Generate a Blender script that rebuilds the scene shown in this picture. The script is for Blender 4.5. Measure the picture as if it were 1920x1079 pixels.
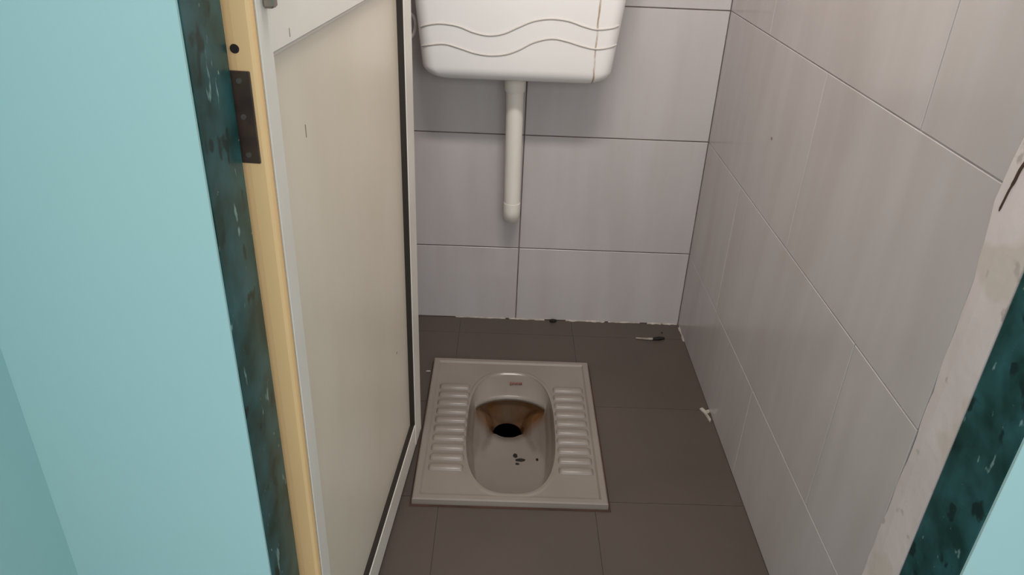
import bpy, bmesh, math, random
from mathutils import Vector, Matrix
random.seed(7)
S = bpy.context.scene
for o in list(bpy.data.objects): bpy.data.objects.remove(o)
COL = S.collection

# ------------------------------------------------------------------ camera
F_PX, PITCH, ROLL, YAW, CAM_H = 1416.6, 0.5013, 0.0444, 0.0191, 1.10
fw = Vector((math.sin(YAW)*math.cos(PITCH), math.cos(YAW)*math.cos(PITCH), -math.sin(PITCH)))
r0 = Vector((math.cos(YAW), -math.sin(YAW), 0)); u0 = r0.cross(fw)
rt = math.cos(ROLL)*r0 + math.sin(ROLL)*u0; up = rt.cross(fw)
camd = bpy.data.cameras.new('camera'); cam = bpy.data.objects.new('camera', camd); COL.objects.link(cam)
camd.sensor_width = 36; camd.lens = F_PX*36/1920; camd.clip_start = 0.02
m = Matrix((rt, up, -fw)).transposed().to_4x4(); m.translation = Vector((0, 0, CAM_H)); cam.matrix_world = m
S.camera = cam

# ------------------------------------------------------------------ world, lights, exposure
SKY = 0.2
w = bpy.data.worlds.new('overcast_sky'); S.world = w; w.use_nodes = True
bg = w.node_tree.nodes['Background']; bg.inputs[0].default_value = (0.92, 0.96, 1.0, 1); bg.inputs[1].default_value = SKY

def area(name, loc, rot, sx, sy, power, col):
    l = bpy.data.lights.new(name, 'AREA'); l.shape = 'RECTANGLE'; l.size = sx; l.size_y = sy
    l.energy = power; l.color = col
    o = bpy.data.objects.new(name, l); COL.objects.link(o); o.location = loc; o.rotation_euler = rot
    return o
# daylight entering over the added parapet of the corridor, and an added fill lamp over the door head that brightens the upper stall
area('verandah_daylight', (0.0, -1.58, 1.50), (math.radians(90), 0, 0), 5.0, 0.95, 60, (0.95, 0.98, 1.0))
area('stall_fill_light', (0.13, 0.80, 1.97), (math.radians(60), 0, 0), 0.55, 0.10, 14.5, (1.0, 0.945, 0.90))
vs = S.view_settings
vs.view_transform = 'Standard'; vs.look = 'None'; vs.gamma = 1; vs.use_curve_mapping = False
vs.exposure = 0.0

# ------------------------------------------------------------------ helpers
def lin(c):
    return tuple(((v/255)/12.92 if v/255 <= .04045 else ((v/255+.055)/1.055)**2.4) for v in c) + (1,)

def mat(name, col, rough=.5, col2=None, scale=6, detail=4, stretch=(1, 1, 1), bump=0, bscale=60, lo=.35, hi=.65, spec=.5, metal=0, specks=None):
    mt = bpy.data.materials.new(name); mt.use_nodes = True
    nt = mt.node_tree; N = nt.nodes; L = nt.links; b = N['Principled BSDF']
    b.inputs['Roughness'].default_value = rough; b.inputs['Specular IOR Level'].default_value = spec
    b.inputs['Metallic'].default_value = metal
    tc = N.new('ShaderNodeTexCoord'); geo = N.new('ShaderNodeNewGeometry')
    mp = N.new('ShaderNodeMapping'); mp.inputs['Scale'].default_value = stretch
    L.new(geo.outputs['Position'], mp.inputs['Vector'])
    nz = N.new('ShaderNodeTexNoise'); nz.inputs['Scale'].default_value = scale; nz.inputs['Detail'].default_value = detail
    L.new(mp.outputs[0], nz.inputs['Vector'])
    rp = N.new('ShaderNodeValToRGB'); L.new(nz.outputs['Fac'], rp.inputs[0])
    rp.color_ramp.elements[0].position = lo; rp.color_ramp.elements[1].position = hi
    rp.color_ramp.elements[0].color = lin(col); rp.color_ramp.elements[1].color = lin(col2 or col)
    out = rp.outputs[0]
    for sc_, thr, scl, st in (specks or []):
        n2 = N.new('ShaderNodeTexNoise'); n2.inputs['Scale'].default_value = scl; n2.inputs['Detail'].default_value = 3
        mp2 = N.new('ShaderNodeMapping'); mp2.inputs['Scale'].default_value = st; mp2.inputs['Location'].default_value = (scl*.13, scl*.07, .3)
        L.new(geo.outputs['Position'], mp2.inputs['Vector']); L.new(mp2.outputs[0], n2.inputs['Vector'])
        r2 = N.new('ShaderNodeValToRGB'); r2.color_ramp.elements[0].position = thr; r2.color_ramp.elements[1].position = thr+.05
        L.new(n2.outputs['Fac'], r2.inputs[0])
        mx = N.new('ShaderNodeMix'); mx.data_type = 'RGBA'
        L.new(r2.outputs[0], mx.inputs[0]); L.new(out, mx.inputs[6]); mx.inputs[7].default_value = lin(sc_)
        out = mx.outputs[2]
    L.new(out, b.inputs['Base Color'])
    if bump:
        n3 = N.new('ShaderNodeTexNoise'); n3.inputs['Scale'].default_value = bscale; n3.inputs['Detail'].default_value = 3
        L.new(mp.outputs[0], n3.inputs['Vector'])
        bp = N.new('ShaderNodeBump'); bp.inputs['Strength'].default_value = bump; bp.inputs['Distance'].default_value = .004
        L.new(n3.outputs['Fac'], bp.inputs['Height']); L.new(bp.outputs[0], b.inputs['Normal'])
    return mt

def link(name, me, mt, parent=None, smooth=False):
    o = bpy.data.objects.new(name, me); COL.objects.link(o)
    if mt and not me.materials: me.materials.append(mt)
    if parent: o.parent = parent
    if smooth:
        for p in me.polygons: p.use_smooth = True
    return o

def tag(o, label, cat, kind=None, group=None):
    o['label'] = label; o['category'] = cat
    if kind: o['kind'] = kind
    if group: o['group'] = group
    return o

def bm_box(bm, a, b):
    vs_ = [bm.verts.new((x, y, z)) for x in (a[0], b[0]) for y in (a[1], b[1]) for z in (a[2], b[2])]
    for f in ((0, 1, 3, 2), (4, 6, 7, 5), (0, 4, 5, 1), (2, 3, 7, 6), (0, 2, 6, 4), (1, 5, 7, 3)):
        bm.faces.new([vs_[i] for i in f])

def to_mesh(bm, name):
    bmesh.ops.recalc_face_normals(bm, faces=bm.faces)
    me = bpy.data.meshes.new(name); bm.to_mesh(me); bm.free(); return me

def boxes(name, lst, mt, parent=None, bevel=0, seg=1):
    bm = bmesh.new()
    for a, b in lst: bm_box(bm, a, b)
    if bevel: bmesh.ops.bevel(bm, geom=list(bm.edges), offset=bevel, segments=seg, affect='EDGES', profile=.5)
    return link(name, to_mesh(bm, name), mt, parent)

_cache = {}
def cbox(name, c, d, mt, parent=None, bevel=.0012):
    """a bevelled block of size d centred at c; alike blocks share mesh data"""
    k = (name, mt.name, tuple(round(v, 4) for v in d), bevel)
    if k not in _cache:
        bm = bmesh.new(); bm_box(bm, [-v/2 for v in d], [v/2 for v in d])
        if bevel: bmesh.ops.bevel(bm, geom=list(bm.edges), offset=bevel, segments=1, affect='EDGES')
        _cache[k] = to_mesh(bm, name)
    o = link(name, _cache[k], mt, parent); o.location = c
    return o

def bb(name, a, b, mt, parent=None, bevel=.0012):
    return cbox(name, [(p+q)/2 for p, q in zip(a, b)], [q-p for p, q in zip(a, b)], mt, parent, bevel)

def loft(name, rings, mt, parent=None, cap0=False, cap1=False, smooth=True):
    bm = bmesh.new(); R = [[bm.verts.new(p) for p in r] for r in rings]; n = len(rings[0])
    for a, b in zip(R, R[1:]):
        for i in range(n): bm.faces.new((a[i], a[(i+1) % n], b[(i+1) % n], b[i]))
    for c_, ring_ in ((cap0, R[0]), (cap1, R[-1])):            # caps get their own vertices: crisp ends
        if c_: bm.faces.new([bm.verts.new(v.co) for v in ring_])
    return link(name, to_mesh(bm, name), mt, parent, smooth)

def tube(name, pts, rad, mt, parent=None, n=10):
    pts = [Vector(p) for p in pts]; rings = []
    rads = rad if isinstance(rad, (list, tuple)) else [rad]*len(pts)
    ref = None
    for i, p in enumerate(pts):
        t = (pts[min(i+1, len(pts)-1)] - pts[max(i-1, 0)]).normalized()
        if ref is None: ref = t.orthogonal().normalized()
        ref = (ref - ref.dot(t)*t).normalized(); s = t.cross(ref)
        rings.append([p + rads[i]*(math.cos(2*math.pi*k/n)*ref + math.sin(2*math.pi*k/n)*s) for k in range(n)])
    return loft(name, rings, mt, parent, True, True)

def spline(pts, per=6):
    P = [Vector(p) for p in pts]; out = []
    for i in range(len(P)-1):
        a, b, c, d = P[max(i-1, 0)], P[i], P[i+1], P[min(i+2, len(P)-1)]
        for k in range(per):
            t = k/per
            out.append(.5*((2*b)+(c-a)*t+(2*a-5*b+4*c-d)*t*t+(3*b-a-3*c+d)*t**3))
    return out+[P[-1]]

def px_ray(x, y): return fw*F_PX + rt*(x-960) - up*(y-539.5)
def on_y(x, y, Y):
    d = px_ray(x, y); return Vector((0, 0, CAM_H)) + d*(Y/d.y)
def on_z(x, y, z):
    d = px_ray(x, y); return Vector((0, 0, CAM_H)) + d*((z-CAM_H)/d.z)

# ------------------------------------------------------------------ measured layout (metres)
XR, XL, YB = 0.508, -0.4435, 1.824          # stall side walls, back wall
YF, YG, YI = 0.565, 0.652, 0.715            # front face, green stone end, inner end of the front wall
XJ = -0.2353                                # left jamb of the doorway
ZC, ZD = 2.50, 1.90                         # ceiling, door head
Z1, Z2, ROW = 0.2213, 0.5321, 0.311         # wall tile joints
PX0, PX1, PY0, PY1 = -0.158, 0.231, 1.101, 1.596   # squat pan

# ------------------------------------------------------------------ materials
M = {}
M['turq'] = mat('turquoise_paint', (167, 205, 210), .42, (171, 207, 206), 2.2, 3, bump=.06, bscale=35, spec=.4)
M['tile'] = mat('pale_wall_tile', (187, 179, 177), .2, (194, 187, 186), 5, 3, stretch=(3, 3, .5), bump=.02, bscale=8)
M['grout_b'] = mat('dark_wall_grout', (96, 84, 80), .9, (120, 108, 100), 18)
M['grout_r'] = mat('grey_wall_grout', (140, 133, 133), .9, (176, 171, 171), 9)
M['ftile'] = mat('brown_grey_floor_tile', (81, 71, 64), .5, (88, 77, 70), 4, 5, bump=.05, bscale=90)
M['fgrout'] = mat('floor_grout', (86, 77, 70), .9)
M['green'] = mat('green_marble', (16, 58, 55), .36, (48, 98, 103), 22, 10, bump=.02, bscale=30, lo=.36, hi=.72, spec=.25,
                 specks=[((118, 152, 152), .68, 70, (1, 1, .4)), ((14, 46, 46), .60, 30, (1, 1, .8)), ((160, 175, 150), .71, 110, (1, 1, .8))])
M['strip'] = mat('stained_white_strip', (222, 210, 208), .6, (208, 196, 194), 7, 6, bump=.2, bscale=60,
                 specks=[((206, 194, 186), .56, 9, (1, 1, 1)), ((184, 172, 166), .66, 30, (1, 1, 1))])
M['ceil'] = mat('white_ceiling_paint', (226, 224, 220), .8)
M['cement'] = mat('corridor_concrete', (168, 162, 154), .7, (150, 144, 136), 5, 5)
M['alum'] = mat('white_door_profile', (232, 226, 217), .35, (226, 218, 207), 6, 3)
M['edge'] = mat('cream_door_edge', (242, 202, 148), .45, (234, 194, 141), 7, 3, stretch=(1, 1, .3))
M['panel'] = mat('beige_door_panel', (222, 209, 190), .33, (228, 216, 198), 7, 5, stretch=(1, 1, .5), bump=.08, bscale=40, spec=.5)
M['gasket'] = mat('black_rubber_gasket', (40, 33, 27), .7)
M['brown'] = mat('brown_metal_plate', (86, 70, 62), .4, (66, 52, 46), 40, 4, metal=.3)
M['screw'] = mat('screw_metal', (150, 140, 130), .35, metal=.8)
M['dark'] = mat('dark_hole', (30, 26, 22), .7)
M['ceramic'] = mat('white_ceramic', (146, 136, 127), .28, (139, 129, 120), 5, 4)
M['plastic'] = mat('white_plastic', (232, 228, 224), .25, (228, 222, 216), 3, 2)
M['pipe'] = mat('cream_white_pipe', (238, 231, 221), .35, (230, 223, 212), 5)
M['line'] = mat('grey_moulded_line', (200, 192, 184), .5)
M['black'] = mat('outlet_black', (8, 7, 6), .25)
M['joint'] = mat('dark_cement_joint', (62, 46, 40), .9, (84, 56, 44), 14)
M['mortar'] = mat('white_cement', (196, 186, 176), .9, (160, 148, 136), 40, 4)
M['charred'] = mat('charred_dark', (24, 18, 14), .8)
M['stub'] = mat('pale_paper', (168, 158, 146), .8, (132, 120, 108), 60)
M['ink'] = mat('faded_red_print', (120, 62, 56), .5, (146, 100, 92), 120)
M['scuff'] = mat('grey_brown_scuff', (138, 124, 108), .7)
M['lampwhite'] = mat('added_lamp_housing', (235, 235, 235), .4)

# bowl ceramic: white with rust-brown water staining around the sump
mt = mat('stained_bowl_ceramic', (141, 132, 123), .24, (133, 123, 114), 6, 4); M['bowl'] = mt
nt = mt.node_tree; N = nt.nodes; L = nt.links; b = N['Principled BSDF']
geo = N.new('ShaderNodeNewGeometry'); sep = N.new('ShaderNodeSeparateXYZ'); L.new(geo.outputs['Position'], sep.inputs[0])
mr = N.new('ShaderNodeMapRange'); mr.inputs[1].default_value = -.019; mr.inputs[2].default_value = -.028; mr.clamp = True
L.new(sep.outputs['Z'], mr.inputs[0])
my = N.new('ShaderNodeMapRange'); my.inputs[1].default_value = 1.405; my.inputs[2].default_value = 1.45; my.clamp = True
L.new(sep.outputs['Y'], my.inputs[0])
nz = N.new('ShaderNodeTexNoise'); nz.inputs['Scale'].default_value = 22; nz.inputs['Detail'].default_value = 5
mp = N.new('ShaderNodeMapping'); mp.inputs['Scale'].default_value = (1, 1, .4); L.new(geo.outputs['Position'], mp.inputs[0]); L.new(mp.outputs[0], nz.inputs['Vector'])
rr = N.new('ShaderNodeValToRGB'); rr.color_ramp.elements[0].position = .3; rr.color_ramp.elements[1].position = .62
rr.color_ramp.elements[0].color = (.55, .55, .55, 1); L.new(nz.outputs['Fac'], rr.inputs[0])
m1 = N.new('ShaderNodeMath'); m1.operation = 'MULTIPLY'; L.new(mr.outputs[0], m1.inputs[0]); L.new(my.outputs[0], m1.inputs[1])
m2 = N.new('ShaderNodeMath'); m2.operation = 'MULTIPLY'; L.new(m1.outputs[0], m2.inputs[0]); L.new(rr.outputs[0], m2.inputs[1])
mx = N.new('ShaderNodeMix'); mx.data_type = 'RGBA'; mx.inputs[7].default_value = lin((122, 84, 50))
src = b.inputs['Base Color'].links[0].from_socket
L.new(m2.outputs[0], mx.inputs[0]); L.new(src, mx.inputs[6]); L.new(mx.outputs[2], b.inputs['Base Color'])

# cistern plastic with one brown rust streak running down its front
mt = mat('cistern_plastic', (242, 238, 235), .22, (238, 233, 229), 3, 2); M['cist'] = mt
nt = mt.node_tree; N = nt.nodes; L = nt.links; b = N['Principled BSDF']
geo = N.new('ShaderNodeNewGeometry'); sep = N.new('ShaderNodeSeparateXYZ'); L.new(geo.outputs['Position'], sep.inputs[0])
pa, pb = on_y(1126, 0, 1.675), on_y(1112, 152, 1.675); slope = (pa.x-pb.x)/(pa.z-pb.z)
def mth(op, a, b_):
    n = N.new('ShaderNodeMath'); n.operation = op
    for i, v in enumerate((a, b_)):
        if isinstance(v, (int, float)): n.inputs[i].default_value = v
        elif v is not None: L.new(v, n.inputs[i])
    return n.outputs[0]
nz = N.new('ShaderNodeTexNoise'); nz.inputs['Scale'].default_value = 30; L.new(geo.outputs['Position'], nz.inputs['Vector'])
xx = mth('ADD', mth('MULTIPLY', mth('SUBTRACT', sep.outputs['Z'], pb.z), slope), pb.x)
dd = mth('ABSOLUTE', mth('SUBTRACT', mth('SUBTRACT', sep.outputs['X'], xx), mth('MULTIPLY', mth('SUBTRACT', nz.outputs['Fac'], .5), .006)), None)
mr = N.new('ShaderNodeMapRange'); mr.inputs[1].default_value = .0026; mr.inputs[2].default_value = .0010; L.new(dd, mr.inputs[0])
n2 = N.new('ShaderNodeTexNoise'); n2.inputs['Scale'].default_value = 22; n2.inputs['Detail'].default_value = 4; L.new(geo.outputs['Position'], n2.inputs['Vector'])
r2 = N.new('ShaderNodeMapRange'); r2.inputs[1].default_value = .35; r2.inputs[2].default_value = .6; r2.inputs[3].default_value = .15; r2.inputs[4].default_value = .9; L.new(n2.outputs['Fac'], r2.inputs[0])
fac = mth('MULTIPLY', mth('MULTIPLY', mr.outputs[0], r2.outputs[0]), mth('LESS_THAN', sep.outputs['Y'], 1.72))
mx = N.new('ShaderNodeMix'); mx.data_type = 'RGBA'; mx.inputs[7].default_value = lin((166, 138, 108))
src = b.inputs['Base Color'].links[0].from_socket
L.new(fac, mx.inputs[0]); L.new(src, mx.inputs[6]); L.new(mx.outputs[2], b.inputs['Base Color'])

# ------------------------------------------------------------------ setting: floor
def rect_minus(r, h):
    x0, y0, x1, y1 = r; a0, b0, a1, b1 = h
    if a0 >= x1 or a1 <= x0 or b0 >= y1 or b1 <= y0: return [r]
    out = []
    if a0 > x0: out.append((x0, y0, a0, y1))
    if a1 < x1: out.append((a1, y0, x1, y1))
    c0, c1 = max(x0, a0), min(x1, a1)
    if b0 > y0: out.append((c0, y0, c1, b0))
    if b1 < y1: out.append((c0, b1, c1, y1))
    return out
hole = (PX0-.004, PY0-.004, PX1+.004, PY1+.004)
slab = rect_minus((XL-.1, YF, XR+.1, YB+.1), (PX0+.01, PY0+.01, PX1-.01, PY1-.01))
fl = boxes('floor', [((r[0], r[1], -.10), (r[2], r[3], -.002)) for r in slab], M['fgrout'])
tag(fl, 'dark brown-grey tiled stall floor around the squat toilet', 'floor', 'structure')
xs = [XL, -.415, -.105, .205, XR]; ys = [YI, .814, 1.124, 1.434, 1.744, YB]
for i in range(len(xs)-1):
    for j in range(len(ys)-1):
        g = .0005
        rs = rect_minus((xs[i]+g, ys[j]+g, xs[i+1]-g, ys[j+1]-g), hole)
        rs = [r for r in rs if r[2]-r[0] > .002 and r[3]-r[1] > .002]
        if rs: boxes('floor_tile', [((r[0], r[1], -.008), (r[2], r[3], 0)) for r in rs], M['ftile'], fl)
# dark cement joint that frames the pan
jm = [r for r in rect_minus((PX0-.0045, PY0-.0045, PX1+.0055, PY1+.005), (PX0+.004, PY0+.004, PX1-.004, PY1-.004))]
boxes('cement_joint', [((r[0], r[1], -.006), (r[2], r[3], .0012)) for r in jm], M['joint'], fl)

# ------------------------------------------------------------------ setting: tiled walls
GAP = .0009
def tile_wall(name, axis, pos, sgn, u0_, u1_, joints, grout, label, gap=GAP, ext=0.0):
    """axis 0: wall at x=pos, tiles run along y; axis 1: wall at y=pos. sgn: direction into the wall body"""
    def P(u, d, z): return (pos+sgn*d, u, z) if axis == 0 else (u, pos+sgn*d, z)
    def bxp(n, ua, ub, da, db, za, zb, mt, par, bev):
        a, b_ = P(ua, da, za), P(ub, db, zb)
        lo_ = [min(p, q) for p, q in zip(a, b_)]; hi_ = [max(p, q) for p, q in zip(a, b_)]
        return bb(n, lo_, hi_, mt, par, bev)
    lo_ = [min(p, q) for p, q in zip(P(u0_-ext, .0016, -.1), P(u1_+ext, .11, ZC))]
    hi_ = [max(p, q) for p, q in zip(P(u0_-ext, .0016, -.1), P(u1_+ext, .11, ZC))]
    wl = boxes(name, [(lo_, hi_)], grout); tag(wl, label, 'wall', 'structure')
    zs = [0.0, Z1] + [Z2+ROW*k for k in range(6)] + [ZC]
    for k in range(len(zs)-1):
        js = [u0_] + [j for j in joints[k % len(joints)] if u0_+.02 < j < u1_-.02] + [u1_]
        for a, b_ in zip(js, js[1:]):
            bxp('wall_tile', a+gap, b_-gap, 0, .009, zs[k]+gap, min(zs[k+1], ZC)-gap, M['tile'], wl, .0008)
    return wl
wb = tile_wall('wall_back', 1, YB, 1, XL, XR, [[.0487]], M['grout_b'], 'pale pinkish-grey tiled back wall behind the cistern', .0014, .1)
wr = tile_wall('wall_right', 0, XR, 1, YI, YB, [[1.215], [.905, 1.525]], M['grout_r'], 'long pale grey tiled right wall of the stall')
wlft = tile_wall('wall_left', 0, XL, -1, YI, YB, [[1.215], [.905, 1.525]], M['grout_r'], 'tiled left stall wall hidden behind the open door', ext=0.0)

# ragged white cement along the foot of the back wall
def bead(name, a, b_, n, wmin, wmax, h, parent, face):
    bm = bmesh.new(); a = Vector(a); b_ = Vector(b_); rows = []
    for i in range(n+1):
        t = i/n; p = a.lerp(b_, t); wv = random.uniform(wmin, wmax); hv = h*random.uniform(.5, 1.4)
        rows.append([bm.verts.new(q) for q in (p-face*.001, p+face*wv, p+face*wv*.5+Vector((0, 0, hv*.7)), p+face*.0004+Vector((0, 0, hv)), p-face*.001+Vector((0, 0, hv)))])
    for r, s in zip(rows, rows[1:]):
        for k in range(5): bm.faces.new((r[k], r[(k+1) % 5], s[(k+1) % 5], s[k]))
    bm.faces.new(rows[0]); bm.faces.new(rows[-1])
    return link(name, to_mesh(bm, name), M['mortar'], parent)
fy = Vector((0, -1, 0))
for x0, x1, wmx in ((-.12, .02, .003), (.03, .13, .0045), (.19, .30, .006), (.31, .40, .003), (.42, .505, .006)):
    bead('cement_bead', (x0, YB, 0), (x1, YB, 0), 16, .001, wmx, .003, wb, fy)
bead('cement_bead', (XR-.0, YB-.02, 0), (XR, YB-.09, 0), 10, .001, .004, .004, wr, Vector((-1, 0, 0)))

# ------------------------------------------------------------------ setting: front wall, jamb stones, reveals
wf = boxes('wall_front', [
    ((-2.6, YF+.003, -.1), (XJ-.02, YI, ZC)), ((-2.6, YF, -.1), (XJ-.0006, YF+.0032, ZC)),
    ((XR+.02, YF+.003, -.1), (2.6, YI, ZC)), ((XR+.0006, YF, -.1), (2.6, YF+.0032, ZC)),
    ((XJ-.02, YF, ZD+.002), (XR+.02, YI, ZC))], M['turq'])
tag(wf, 'turquoise painted front wall on both sides of the doorway', 'wall', 'structure')
t = bb('trim_1', (XJ-.02, YF+.0035, 0), (XJ, YG, ZD), M['green'], None, .0015)
tag(t, 'dark green marble jamb stone beside the open door', 'trim', 'structure')
t = bb('trim_2', (XR, YF+.0035, 0), (XR+.02, YG, ZD), M['green'], None, .0015)
tag(t, 'dark green marble jamb stone at the right wall', 'trim', 'structure')
def rough_strip(name, x, sg):
    bm = bmesh.new(); n = 90; R = []
    for i in range(n+1):
        z = ZD*i/n
        e = .0025*math.sin(z*9)+random.uniform(-.0016, .0016)
        if sg > 0: e += .010*math.exp(-((z-.83)/.05)**2)
        R.append([bm.verts.new(p) for p in ((x+sg*.02, YG+.0003, z), (x-sg*.0012, YG+.0003, z), (x-sg*.0018, YI-.02, z), (x-sg*.0008, YI-.001+e, z), (x+sg*.0006, YI+.001+e, z), (x+sg*.02, YI, z))])
    for a, b_ in zip(R, R[1:]):
        for k in range(6): bm.faces.new((a[k], a[(k+1) % 6], b_[(k+1) % 6], b_[k]))
    bm.faces.new(R[0]); bm.faces.new(R[-1])
    return link(name, to_mesh(bm, name), M['strip'])
tag(rough_strip('trim_3', XR, 1), 'stained whitish plaster strip between tiles and green marble', 'trim', 'structure')
tag(rough_strip('trim_4', XJ-.007, -1), 'whitish plaster reveal hidden behind the door edge', 'trim', 'structure')
def on_x(x, y, X):
    d = px_ray(x, y); return Vector((0, 0, CAM_H)) + d*(X/d.x)
t3 = bpy.data.objects['trim_3']
ck = tube('crack', spline([on_x(x, y, XR-.0015) for x, y in ((1873, 396), (1884, 374), (1893, 356), (1904, 338), (1914, 318), (1928, 298))], 3), [.0006]+[.0013]*7+[.0020]*7+[.0012], M['joint'], t3, 6)
ck['label'] = 'dark brown crack'
nk = on_x(1447, 260, XR)
bb('nick', (XR-.0006, nk.y-.003, nk.z-.0025), (XR+.001, nk.y+.003, nk.z+.0025), M['scuff'], wr, 0)
t = bb('trim_5', (XJ, YF, -.02), (XR, YI, .0), M['green'], None, .001)
tag(t, 'green marble threshold slab under the doorway', 'trim', 'structure')

pw = boxes('wall_added_parapet', [((-2.6, -1.75, -.1), (2.6, -1.63, 1.0))], M['turq'])  # unseen parapet, added to keep low daylight off the lower stall
tag(pw, 'unseen turquoise parapet added to block low daylight', 'wall', 'structure')
wc = boxes('wall_corridor', [((XL-.12, .10, -.1), (XL, YF, ZC))], M['turq'])
tag(wc, 'darker turquoise corridor side wall at the far left', 'wall', 'structure')
we = boxes('wall_corridor_end', [((2.5, -1.75, -.1), (2.6, YF, ZC))], M['turq'])
tag(we, 'turquoise corridor end wall out of view', 'wall', 'structure')
c = boxes('ceiling', [((-2.6, -1.75, ZC), (2.6, YB+.1, ZC+.1))], M['ceil'])
tag(c, 'plain white ceiling over stall and corridor', 'ceiling', 'structure')
cf = boxes('floor_corridor', [((-2.6, -1.75, -.10), (2.6, YF, -.005))], M['cement'])
tag(cf, 'pale concrete corridor floor before the doorway', 'floor', 'structure')

# ------------------------------------------------------------------ door, hinged at the left jamb, swung inwards
DA = math.atan(.0782)
DX, DY, DL, DT = -.213, .665, .655, .030
door = bpy.data.objects.new('door_1', None); COL.objects.link(door)
door.location = (DX, DY, 0); door.rotation_euler = (0, 0, -DA)
tag(door, 'beige panelled door with white profiles swung open into the stall', 'door', 'structure')
# local frame: +y runs along the door from its hinge edge, +x is the face seen from the stall
ZB, ZT, MR = .014, 1.87, None
def dbox(n, y0, y1, z0, z1, x0=-DT, x1=0, mt=None, par=door, bev=.0018): return bb(n, (x0, y0, z0), (x1, y1, z1), mt or M['alum'], par, bev)
def door_z(x, y):
    d = px_ray(x, y); n = Vector((math.cos(DA), -math.sin(DA), 0))
    p0 = Vector((DX, DY, 0)); c0 = Vector((0, 0, CAM_H)); p = c0 + d*((p0-c0).dot(n)/d.dot(n)); return p
za = door_z(511, 103).z; zb = door_z(690, 0).z
MR = (za+zb)/2
SW = .034                                    # near stile, visible width
FS = .060                                    # far stile and rails
dbox('door_stile', 0.004, SW, ZB, ZT)
dbox('door_stile', DL-FS, DL, ZB, ZT)
dbox('door_rail', SW, DL-FS, ZB, ZB+.058, -DT, -.0006)
dbox('door_rail', SW, DL-FS, MR, MR+.13, -DT, -.0006)
dbox('door_rail', SW, DL-FS, ZT-.06, ZT, -DT, -.0006)
dbox('door_panel', SW-.006, DL-FS+.004, ZB+.05, MR+.01, -.022, -.011, M['panel'], door, .0005)
dbox('door_panel', SW-.006, DL-FS+.004, MR+.12, ZT-.05, -.022, -.011, M['panel'], door, .0005)
dbox('gasket', DL-FS-.0035, DL-FS+.002, ZB+.058, MR, -.0112, -.0012, M['gasket'], door, .0006)
dbox('gasket', SW, DL-FS, ZB+.056, ZB+.0592, -.0112, -.0020, M['gasket'], door, .0006)
dbox('gasket', SW, DL-FS, MR-.0030, MR+.002, -.0112, -.0020, M['line'], door, .0006)
# rounded cream edge facing the corridor, with its brown plate
ring = []
for z in (ZB, ZT):
    ring.append([(x, y, z) for x, y in ((-.034, .004), (-.034, -.003), (-.031, -.0055), (-.018, -.0068), (-.005, -.0060), (-.0020, -.0042), (-.0012, -.001), (-.0012, .004))])
ed = loft('door_edge', ring, M['edge'], door, True, True, False); ed['label'] = 'cream yellow door edge'
dbox('gasket', .0022, .0042, ZB, ZT, -.02, -.0004, M['line'])
# plate: pixel corners on the edge face
def edge_z(x, y):
    Y = DY-.006; return on_y(x, y, Y).z
zt_, zb_ = edge_z(452, 133), edge_z(472, 306)
pl = dbox('edge_plate', -.0088, -.0062, zb_, zt_, -.0275, -.0075, M['brown'], door, .0008); pl['label'] = 'dark brown metal plate on the door edge'
def disc(name, c, r, mt, par, axis='Y', dep=.0016, n=16):
    bm = bmesh.new()
    bmesh.ops.create_cone(bm, cap_ends=True, segments=n, radius1=r, radius2=r*.85, depth=dep)
    if axis == 'Y': bmesh.ops.rotate(bm, verts=bm.verts, matrix=Matrix.Rotation(math.radians(90), 3, 'X'))
    if axis == 'X': bmesh.ops.rotate(bm, verts=bm.verts, matrix=Matrix.Rotation(math.radians(90), 3, 'Y'))
    o = link(name, to_mesh(bm, name), mt, par); o.location = c; return o
pc = pl.location
for f in (.40, .02, -.40):
    disc('screw', (0, -.0016, f*(zt_-zb_)), .0028, M['screw'], pl)
zh = edge_z(444, 92)
disc('screw_hole', (-.0185, -.0072, zh), .0042, M['dark'], door)
# lower tip of the bolt on the mid rail
pb_ = door_z(503, 2)
lb = dbox('bolt', .018, .030, pb_.z-.004, pb_.z+.10, 0, .010, M['screw'], door, .002); lb['label'] = 'small grey metal bolt'

# small nicks and scuffs on the door face
for x, y, r, h in ((755, 663, .0022, .0022), (592, 247, .0008, .007)):
    p = door.matrix_basis.inverted() @ door_z(x, y)
    bb('scuff_mark', (-.0112, p.y-r, p.z-h), (-.0106, p.y+r, p.z+h), M['scuff'], door, 0)
p = door.matrix_basis.inverted() @ door_z(544, 61)
bb('scuff_mark', (-.0007, p.y-.0006, p.z-.004), (-.0003, p.y+.0006, p.z+.004), M['scuff'], door, 0)

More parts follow.
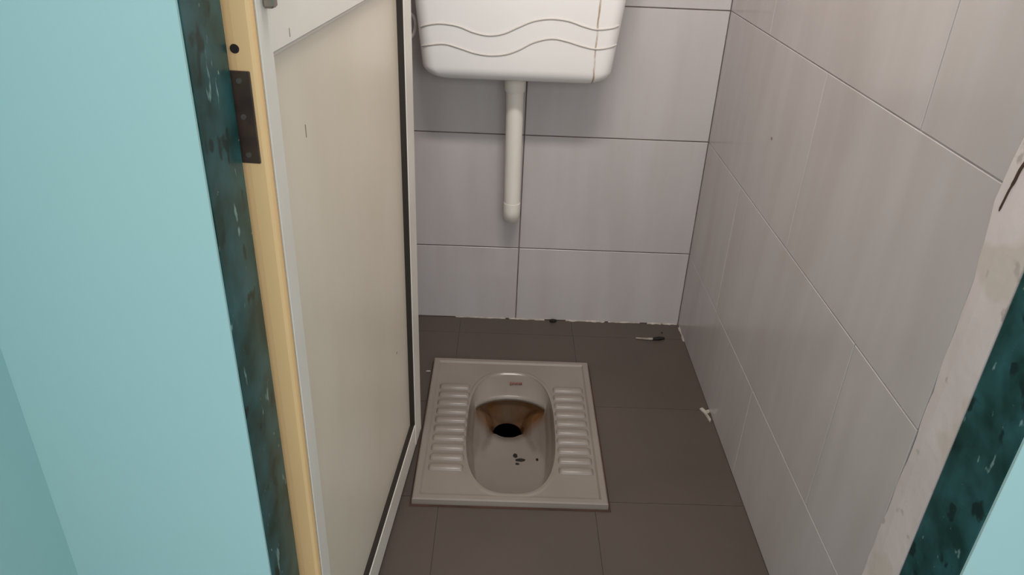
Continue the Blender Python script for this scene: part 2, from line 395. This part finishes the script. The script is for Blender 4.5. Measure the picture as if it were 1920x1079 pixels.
# ------------------------------------------------------------------ squat toilet pan
pan = bpy.data.objects.new('squat_toilet', None); COL.objects.link(pan)
tag(pan, 'white ceramic squat toilet pan set in the floor with ribbed footrests', 'squat toilet')
PH = .012
BCX, BCY, BRX, BRY = .0368, 1.333, .0985, .2075
NT = 128
def outline(k, grow=0.0):
    th = 2*math.pi*k/NT; cx, sy = math.cos(th), math.sin(th); e = 2/2.75
    return (BCX+(BRX+grow)*math.copysign(abs(cx)**e, cx), BCY+(BRY+grow)*math.copysign(abs(sy)**e, sy))
def rect_ring(inset, z):
    out = []
    x0, x1, y0, y1 = PX0+inset, PX1-inset, PY0+inset, PY1-inset
    for k in range(NT):
        ox, oy = outline(k); dx, dy = ox-BCX, oy-BCY
        cx, cy = (x0+x1)/2, (y0+y1)/2
        s = 1e9
        if dx > 1e-9: s = min(s, (x1-BCX)/dx)
        if dx < -1e-9: s = min(s, (x0-BCX)/dx)
        if dy > 1e-9: s = min(s, (y1-BCY)/dy)
        if dy < -1e-9: s = min(s, (y0-BCY)/dy)
        out.append([BCX+dx*s, BCY+dy*s, z])
    for tx, ty in ((x0, y0), (x0, y1), (x1, y0), (x1, y1)):      # pin the corners
        i = min(range(NT), key=lambda q: (out[q][0]-tx)**2+(out[q][1]-ty)**2); out[i] = [tx, ty, z]
    return out
plate = [rect_ring(.002, -.01), rect_ring(0, .004), rect_ring(.0005, PH+.002), rect_ring(.003, PH+.004), rect_ring(.013, PH+.004), rect_ring(.017, PH), ]
plate += [[(*outline(k, g), z) for k in range(NT)] for g, z in ((.010, PH), (.005, PH+.0016), (.0, PH+.001))]
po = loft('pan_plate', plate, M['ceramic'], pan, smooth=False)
for p in po.data.polygons: p.use_smooth = False
# bowl: radial profiles from the outline down to the outlet, blended from front to rear
HX, HY, HR, HZ = .0325, 1.478, .0345, -.122
def lerp_prof(pr, t):
    for (a, ra, za_), (b_, rb, zb__) in zip(pr, pr[1:]):
        if t <= b_: f = (t-a)/(b_-a); return ra+(rb-ra)*f, za_+(zb__-za_)*f
    return pr[-1][1:]
TS = [i/44 for i in range(45)]
# t, fraction of the way from outline to outlet edge, height
front = [(0, 0, PH+.001), (.06, .006, PH-.004), (.14, .022, -.012), (.24, .055, -.026), (.34, .12, -.031), (.55, .50, -.043), (.70, .76, -.055), (.80, .86, -.072), (.92, .95, -.10), (1, 1, HZ)]
side = [(0, 0, PH+.001), (.06, .03, PH-.004), (.14, .09, -.010), (.24, .17, -.022), (.34, .24, -.036), (.55, .45, -.052), (.70, .68, -.066), (.80, .80, -.080), (.92, .93, -.10), (1, 1, HZ)]
rings = [[None]*NT for _ in TS]
for k in range(NT):
    ox, oy = outline(k); th = 2*math.pi*k/NT
    c_, s_ = math.cos(th), math.sin(th)
    # outlet point matched by direction seen from the outlet centre
    a = math.atan2(oy-BCY, ox-BCX)
    hx, hy = HX+HR*math.cos(th), HY+HR*math.sin(th)
    wr_ = max(0, min(1, (oy-1.385)/.075)); wr_ = wr_*wr_*(3-2*wr_)          # 1 at the rear hood
    ws = max(0, min(1, (oy-1.15)/.10)); ws = ws*ws*(3-2*ws)
    # hood: ledge edge follows an arc forward of the outline
    for i, t in enumerate(TS):
        rf, zf = lerp_prof(front, t); rs_, zs_ = lerp_prof(side, t)
        r_ = rf*(1-ws)+rs_*ws; z_ = zf*(1-ws)+zs_*ws
        p = Vector((ox+(hx-ox)*r_, oy+(hy-oy)*r_, z_))
        if wr_ > 0:
            ex, ey = BCX+(ox-BCX)*.92, 1.408+.066*math.sqrt(max(0, 1-((ox-BCX)/(BRX*1.02))**2))   # ledge edge
            prof = [(0, (ox, oy, PH+.001)), (.10, (ox*.94+ex*.06, oy*.94+ey*.06, PH-.002)), (.40, (ex, ey+.004, -.010)), (.46, (ex, ey, -.016)), (.52, (ex, ey+.006, -.026)),
                    (.66, (ex+(hx-ex)*.25, ey+(hy+.012-ey)*.62, -.046)), (.80, (ex+(hx-ex)*.55, ey+(hy+.012-ey)*.95, -.070)), (.92, (hx+(ex-hx)*.15, hy+.006, -.098)), (1, (hx, hy, HZ))]
            for (a_, pa_), (b_, pb__) in zip(prof, prof[1:]):
                if t <= b_: q = Vector(pa_).lerp(Vector(pb__), (t-a_)/(b_-a_)); break
            p = p.lerp(q, wr_)
        rings[i][k] = p
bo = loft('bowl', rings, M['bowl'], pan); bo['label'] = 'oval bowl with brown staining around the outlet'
trap = [[(HX+HR*f*math.cos(2*math.pi*k/32), HY+HR*f*math.sin(2*math.pi*k/32), z) for k in range(32)] for f, z in ((1.01, HZ+.001), (.99, HZ-.02), (.97, HZ-.10))]
tr = loft('outlet', trap, M['black'], pan, False, True); tr['label'] = 'black outlet hole'
# ribs of the two footrests
def rib_mesh(wd):
    bm = bmesh.new(); R = []; n = 8
    for i, x in enumerate((-wd/2, -wd/2+.003, -wd/2+.007, wd/2-.007, wd/2-.003, wd/2)):
        f = (.25, .75, 1, 1, .75, .25)[i]
        R.append([bm.verts.new((x, .0105*(.72+.28*f)*math.cos(math.pi*j/n), .0072*f*math.sin(math.pi*j/n)-.0004)) for j in range(n+1)])
    for a_, b_ in zip(R, R[1:]):
        for j in range(n): bm.faces.new((a_[j], a_[j+1], b_[j+1], b_[j]))
    bm.faces.new(R[0]); bm.faces.new(R[-1])
    return to_mesh(bm, 'foot_rib')
for x0, x1 in ((-.134, -.062), (.137, .209)):
    me = rib_mesh(x1-x0)
    for i in range(10):
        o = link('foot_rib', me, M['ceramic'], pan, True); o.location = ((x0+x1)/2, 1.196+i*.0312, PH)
# faded maker's print on the ledge behind the outlet: too worn to read
pm = bmesh.new()
c0 = on_z(967, 719, .006)
for i, (dx, wdt, hh) in enumerate(((-.014, .004, .0075), (-.0085, .0035, .004), (-.0035, .004, .0045), (.0015, .0035, .004), (.0065, .004, .0045), (.0115, .004, .0042))):
    bm_box(pm, (c0.x+dx, c0.y-hh/2, .0035), (c0.x+dx+wdt, c0.y+hh/2, .0068))
po = link('printed_mark', to_mesh(pm, 'printed_mark'), M['ink'], pan); po['label'] = 'small faded red-brown print'

# ------------------------------------------------------------------ cistern
CY = 1.680
cis = bpy.data.objects.new('toilet_cistern', None); COL.objects.link(cis)
tag(cis, 'white plastic flush cistern with two wavy lines hung on the back wall', 'cistern')
CX = .0225
def cw(z): return .208 + (z-.70)*.1006          # half width
def cfront(z): return CY+.004 - (z-.70)*.05    # front face
def rrect(hw, y0, y1, r, z, n=8, bow=.006):
    pts = []
    for cx, cy, a0 in ((hw-r, y0+r, -90), (hw-.012, y1-.012, 0), (-hw+.012, y1-.012, 90), (-hw+r, y0+r, 180)):
        rr_ = r if cy < (y0+y1)/2 else .012
        for i in range(n+1):
            a = math.radians(a0+90*i/n); x, y = cx+rr_*math.cos(a), cy+rr_*math.sin(a)
            pts.append((CX+x, y, z))
    return pts
rings = []
ZBOT, ZTOP = .693, 1.035
FR = .042
for i in range(9):
    a = math.radians(90*i/8); ins = FR*(1-math.sin(a)); z = ZBOT + .030*(1-math.cos(a))
    rings.append(rrect(cw(z)-ins, cfront(z)+ins*.55, YB-.002, .030, z))
rings.insert(0, rrect(cw(ZBOT)-.09, cfront(ZBOT)+.05, YB-.012, .02, ZBOT))
for z in (.76, .82, .90, .98, ZTOP): rings.append(rrect(cw(z), cfront(z), YB-.002, .030, z))
loft('cistern_body', rings, M['cist'], cis, True, True)
loft('cistern_lid', [rrect(cw(ZTOP)+d, cfront(ZTOP)-d, YB-.001, .030, z) for d, z in ((-.004, ZTOP), (.006, ZTOP+.001), (.007, ZTOP+.02), (.002, ZTOP+.032), (-.03, ZTOP+.036))], M['plastic'], cis, True, True)
W1 = [(118, 127), (150, 115), (210, 108), (290, 120), (360, 148), (430, 163), (500, 155), (570, 125), (640, 97), (720, 87), (800, 97), (870, 122), (930, 136), (1000, 130), (1032, 121)]
W2 = [(122, 217), (160, 207), (230, 202), (300, 222), (370, 245), (440, 255), (510, 250), (570, 230), (640, 195), (720, 178), (790, 190), (860, 212), (930, 226), (1010, 215), (1022, 211)]
for Wp in (W1, W2):
    pts = []
    for x, y, _z in spline([(a, b_, 0) for a, b_ in Wp], 6):
        p = on_y(740+x/2.452, y/2.452, CY-.003)
        for _ in range(3): p = on_y(740+x/2.452, y/2.452, cfront(p.z)-.0002)
        ex = abs(p.x-CX)-(cw(p.z)-.030)                        # wrap round the rounded side edge
        if ex > .0285: continue
        if ex > 0:
            p = Vector((p.x, cfront(p.z)+.030-math.sqrt(max(0, .030**2-ex**2)), p.z))
        pts.append(p)
    tube('wave_line', pts, .0020, M['line'], cis, 8)

# ------------------------------------------------------------------ flush pipe
fp = bpy.data.objects.new('flush_pipe', None); COL.objects.link(fp)
tag(fp, 'cream white flush pipe running down from the cistern into the wall', 'pipe')
PXc, PYc, PR = .0245, 1.772, .0205
p0 = on_y(965.5, 168, PYc); p1 = on_y(959.5, 392, PYc)
tube('pipe', [(p0.x, PYc, .715), (p1.x, PYc, p1.z+.004)], [PR*1.03, PR*.98], M['pipe'], fp, 24)
nutz = on_y(965, 171, PYc).z
loft('collar_nut', [[(p0.x+r*math.cos(2*math.pi*k/24), PYc+r*math.sin(2*math.pi*k/24), z) for k in range(24)] for r, z in ((.0235, nutz), (.0245, nutz+.004), (.0250, nutz+.03))], M['pipe'], fp, True, True)
el = []
for i in range(11):
    a = math.radians(9*i); el.append((p1.x, PYc+.026*(1-math.cos(a)), p1.z-.026*math.sin(a)+.0))
el = [(p1.x, PYc, p1.z+.018)] + el + [(p1.x, YB+.004, el[-1][2])]
tube('elbow', el, PR*1.035, M['pipe'], fp, 24)

# ------------------------------------------------------------------ water inlet hose beside the cistern
hs = bpy.data.objects.new('inlet_hose', None); COL.objects.link(hs)
tag(hs, 'thin white looped inlet hose between door edge and cistern', 'hose')
HYY = 1.775
hp = [on_y(x, y, HYY) for x, y in ((735, -20), (752, 10), (767, 23), (776, 32), (779, 46), (776, 62), (769, 72), (750, 84), (730, 86))]
hp = [(-.215, HYY, .955), (-.262, HYY, .93)] + hp + [(-.295, HYY+.02, hp[-1].z+.0)]
tube('hose', spline(hp, 5), .0033, M['plastic'], hs, 10)
vz = hp[-1][2]
tube('valve_body', [(-.295, HYY+.015, vz), (-.295, YB+.002, vz)], .011, M['pipe'], hs, 14)
disc('valve_knob', (-.312, HYY+.02, vz), .012, M['pipe'], hs, 'X', .018)

# ------------------------------------------------------------------ small litter
st = bpy.data.objects.new('charred_stub', None); COL.objects.link(st)
tag(st, 'thin pale stub with blackened end lying on floor near back corner', 'litter')
a_, b_ = on_z(1192, 634, .004), on_z(1246, 636, .004)
mid = a_.lerp(b_, .58)
tube('stub_body', [a_, a_.lerp(b_, .3)+Vector((0, -.003, 0)), mid+Vector((0, -.002, 0))], [.0018, .0030, .0034], M['stub'], st, 8)
tube('burnt_end', [mid+Vector((0, -.002, 0)), a_.lerp(b_, .8)+Vector((0, 0, .001)), b_+Vector((0, .002, .001))], [.0036, .0056, .0030], M['charred'], st, 8)
def blob(name, c, r, mt, label, cat, sq=(1, 1, .6), seed=0, par=None):
    rnd = random.Random(seed); bm = bmesh.new(); bmesh.ops.create_icosphere(bm, subdivisions=2, radius=r)
    for v in bm.verts:
        f = rnd.uniform(.75, 1.2); v.co = Vector((v.co.x*sq[0]*f, v.co.y*sq[1]*f, max(v.co.z, -r*.7)*sq[2]))
    o = link(name, to_mesh(bm, name), mt, par); o.location = c
    if label: tag(o, label, cat)
    return o
q = on_z(1241, 624, .002); blob('grit_crumb', (q.x, q.y, .0015), .0024, M['charred'], 'tiny dark crumb just behind the blackened stub', 'litter', seed=2)
blob('pebble', (.154, YB-.010, .0035), .0075, M['charred'], 'small black lump against the foot of the back wall', 'litter', (1.3, .8, .7), 3)
# flaked plaster at the foot of the right wall
bm = bmesh.new(); rnd = random.Random(5)
def flake(pts, z0, th):
    lo_ = [bm.verts.new((x, y, z0)) for x, y in pts]; hi_ = [bm.verts.new((x+rnd.uniform(-.001, .001), y, z0+th)) for x, y in pts]
    n = len(pts); bm.faces.new(lo_); bm.faces.new(hi_)
    for i in range(n): bm.faces.new((lo_[i], lo_[(i+1) % n], hi_[(i+1) % n], hi_[i]))
flake([(.486, 1.437), (.493, 1.441), (.498, 1.430), (.506, 1.434), (.507, 1.424), (.499, 1.418), (.505, 1.398), (.500, 1.388), (.497, 1.404), (.493, 1.422)], 0, .003)
tag(link('plaster_flake', to_mesh(bm, 'plaster_flake'), M['mortar']), 'ragged white plaster flake at the foot of the right wall', 'litter')
q = on_z(803, 697, 0)
blob('plaster_crumb', (q.x, q.y, .001), .004, M['mortar'], 'tiny white crumb between door and squat pan', 'litter', (1.6, .7, .3), 9)
# dark bits lying in the front of the bowl
bits = [((966, 856), .0062, (.8, 1.2, .5), 'black bit in the bowl, rear end of the cluster'), ((977, 864), .0068, (1.7, .7, .5), 'longest black bit of the cluster in the bowl'), ((970, 871), .0035, (1.2, .8, .5), 'small dark bit at the near side of the bowl cluster'), ((1007, 863), .0036, (.8, 1.2, .5), 'lone dark speck at the right of the bowl')]
deps = bpy.context.evaluated_depsgraph_get(); deps.update()
from mathutils.bvhtree import BVHTree
bv = BVHTree.FromObject(bo, deps)
for i, ((x, y), r, sq, lb_) in enumerate(bits):
    h = bv.ray_cast(Vector((0, 0, CAM_H)), px_ray(x, y).normalized())
    if h[0]: blob('dark_bit', h[0]+Vector((0, 0, .001)), r, M['charred'], lb_, 'litter', sq, 20+i)

# ------------------------------------------------------------------ unseen lamp body added to go with the stall fill light
lp = bpy.data.objects.new('added_batten_lamp', None); COL.objects.link(lp); lp.location = (.13, YI+.043, 2.0)
tag(lp, 'added white batten lamp, unseen above the door head, for the stall fill light', 'lamp')
bb('added_lamp_housing', (-.31, -.042, -.02), (.31, .0, .05), M['lampwhite'], lp, .004)
tube('added_lamp_tube', [(-.29, .018, .0), (.29, .018, .0)], .012, M['lampwhite'], lp, 14)
for sx in (-.295, .295): bb('end_cap', (sx-.012, -.002, -.016), (sx+.012, .036, .016), M['lampwhite'], lp, .002)
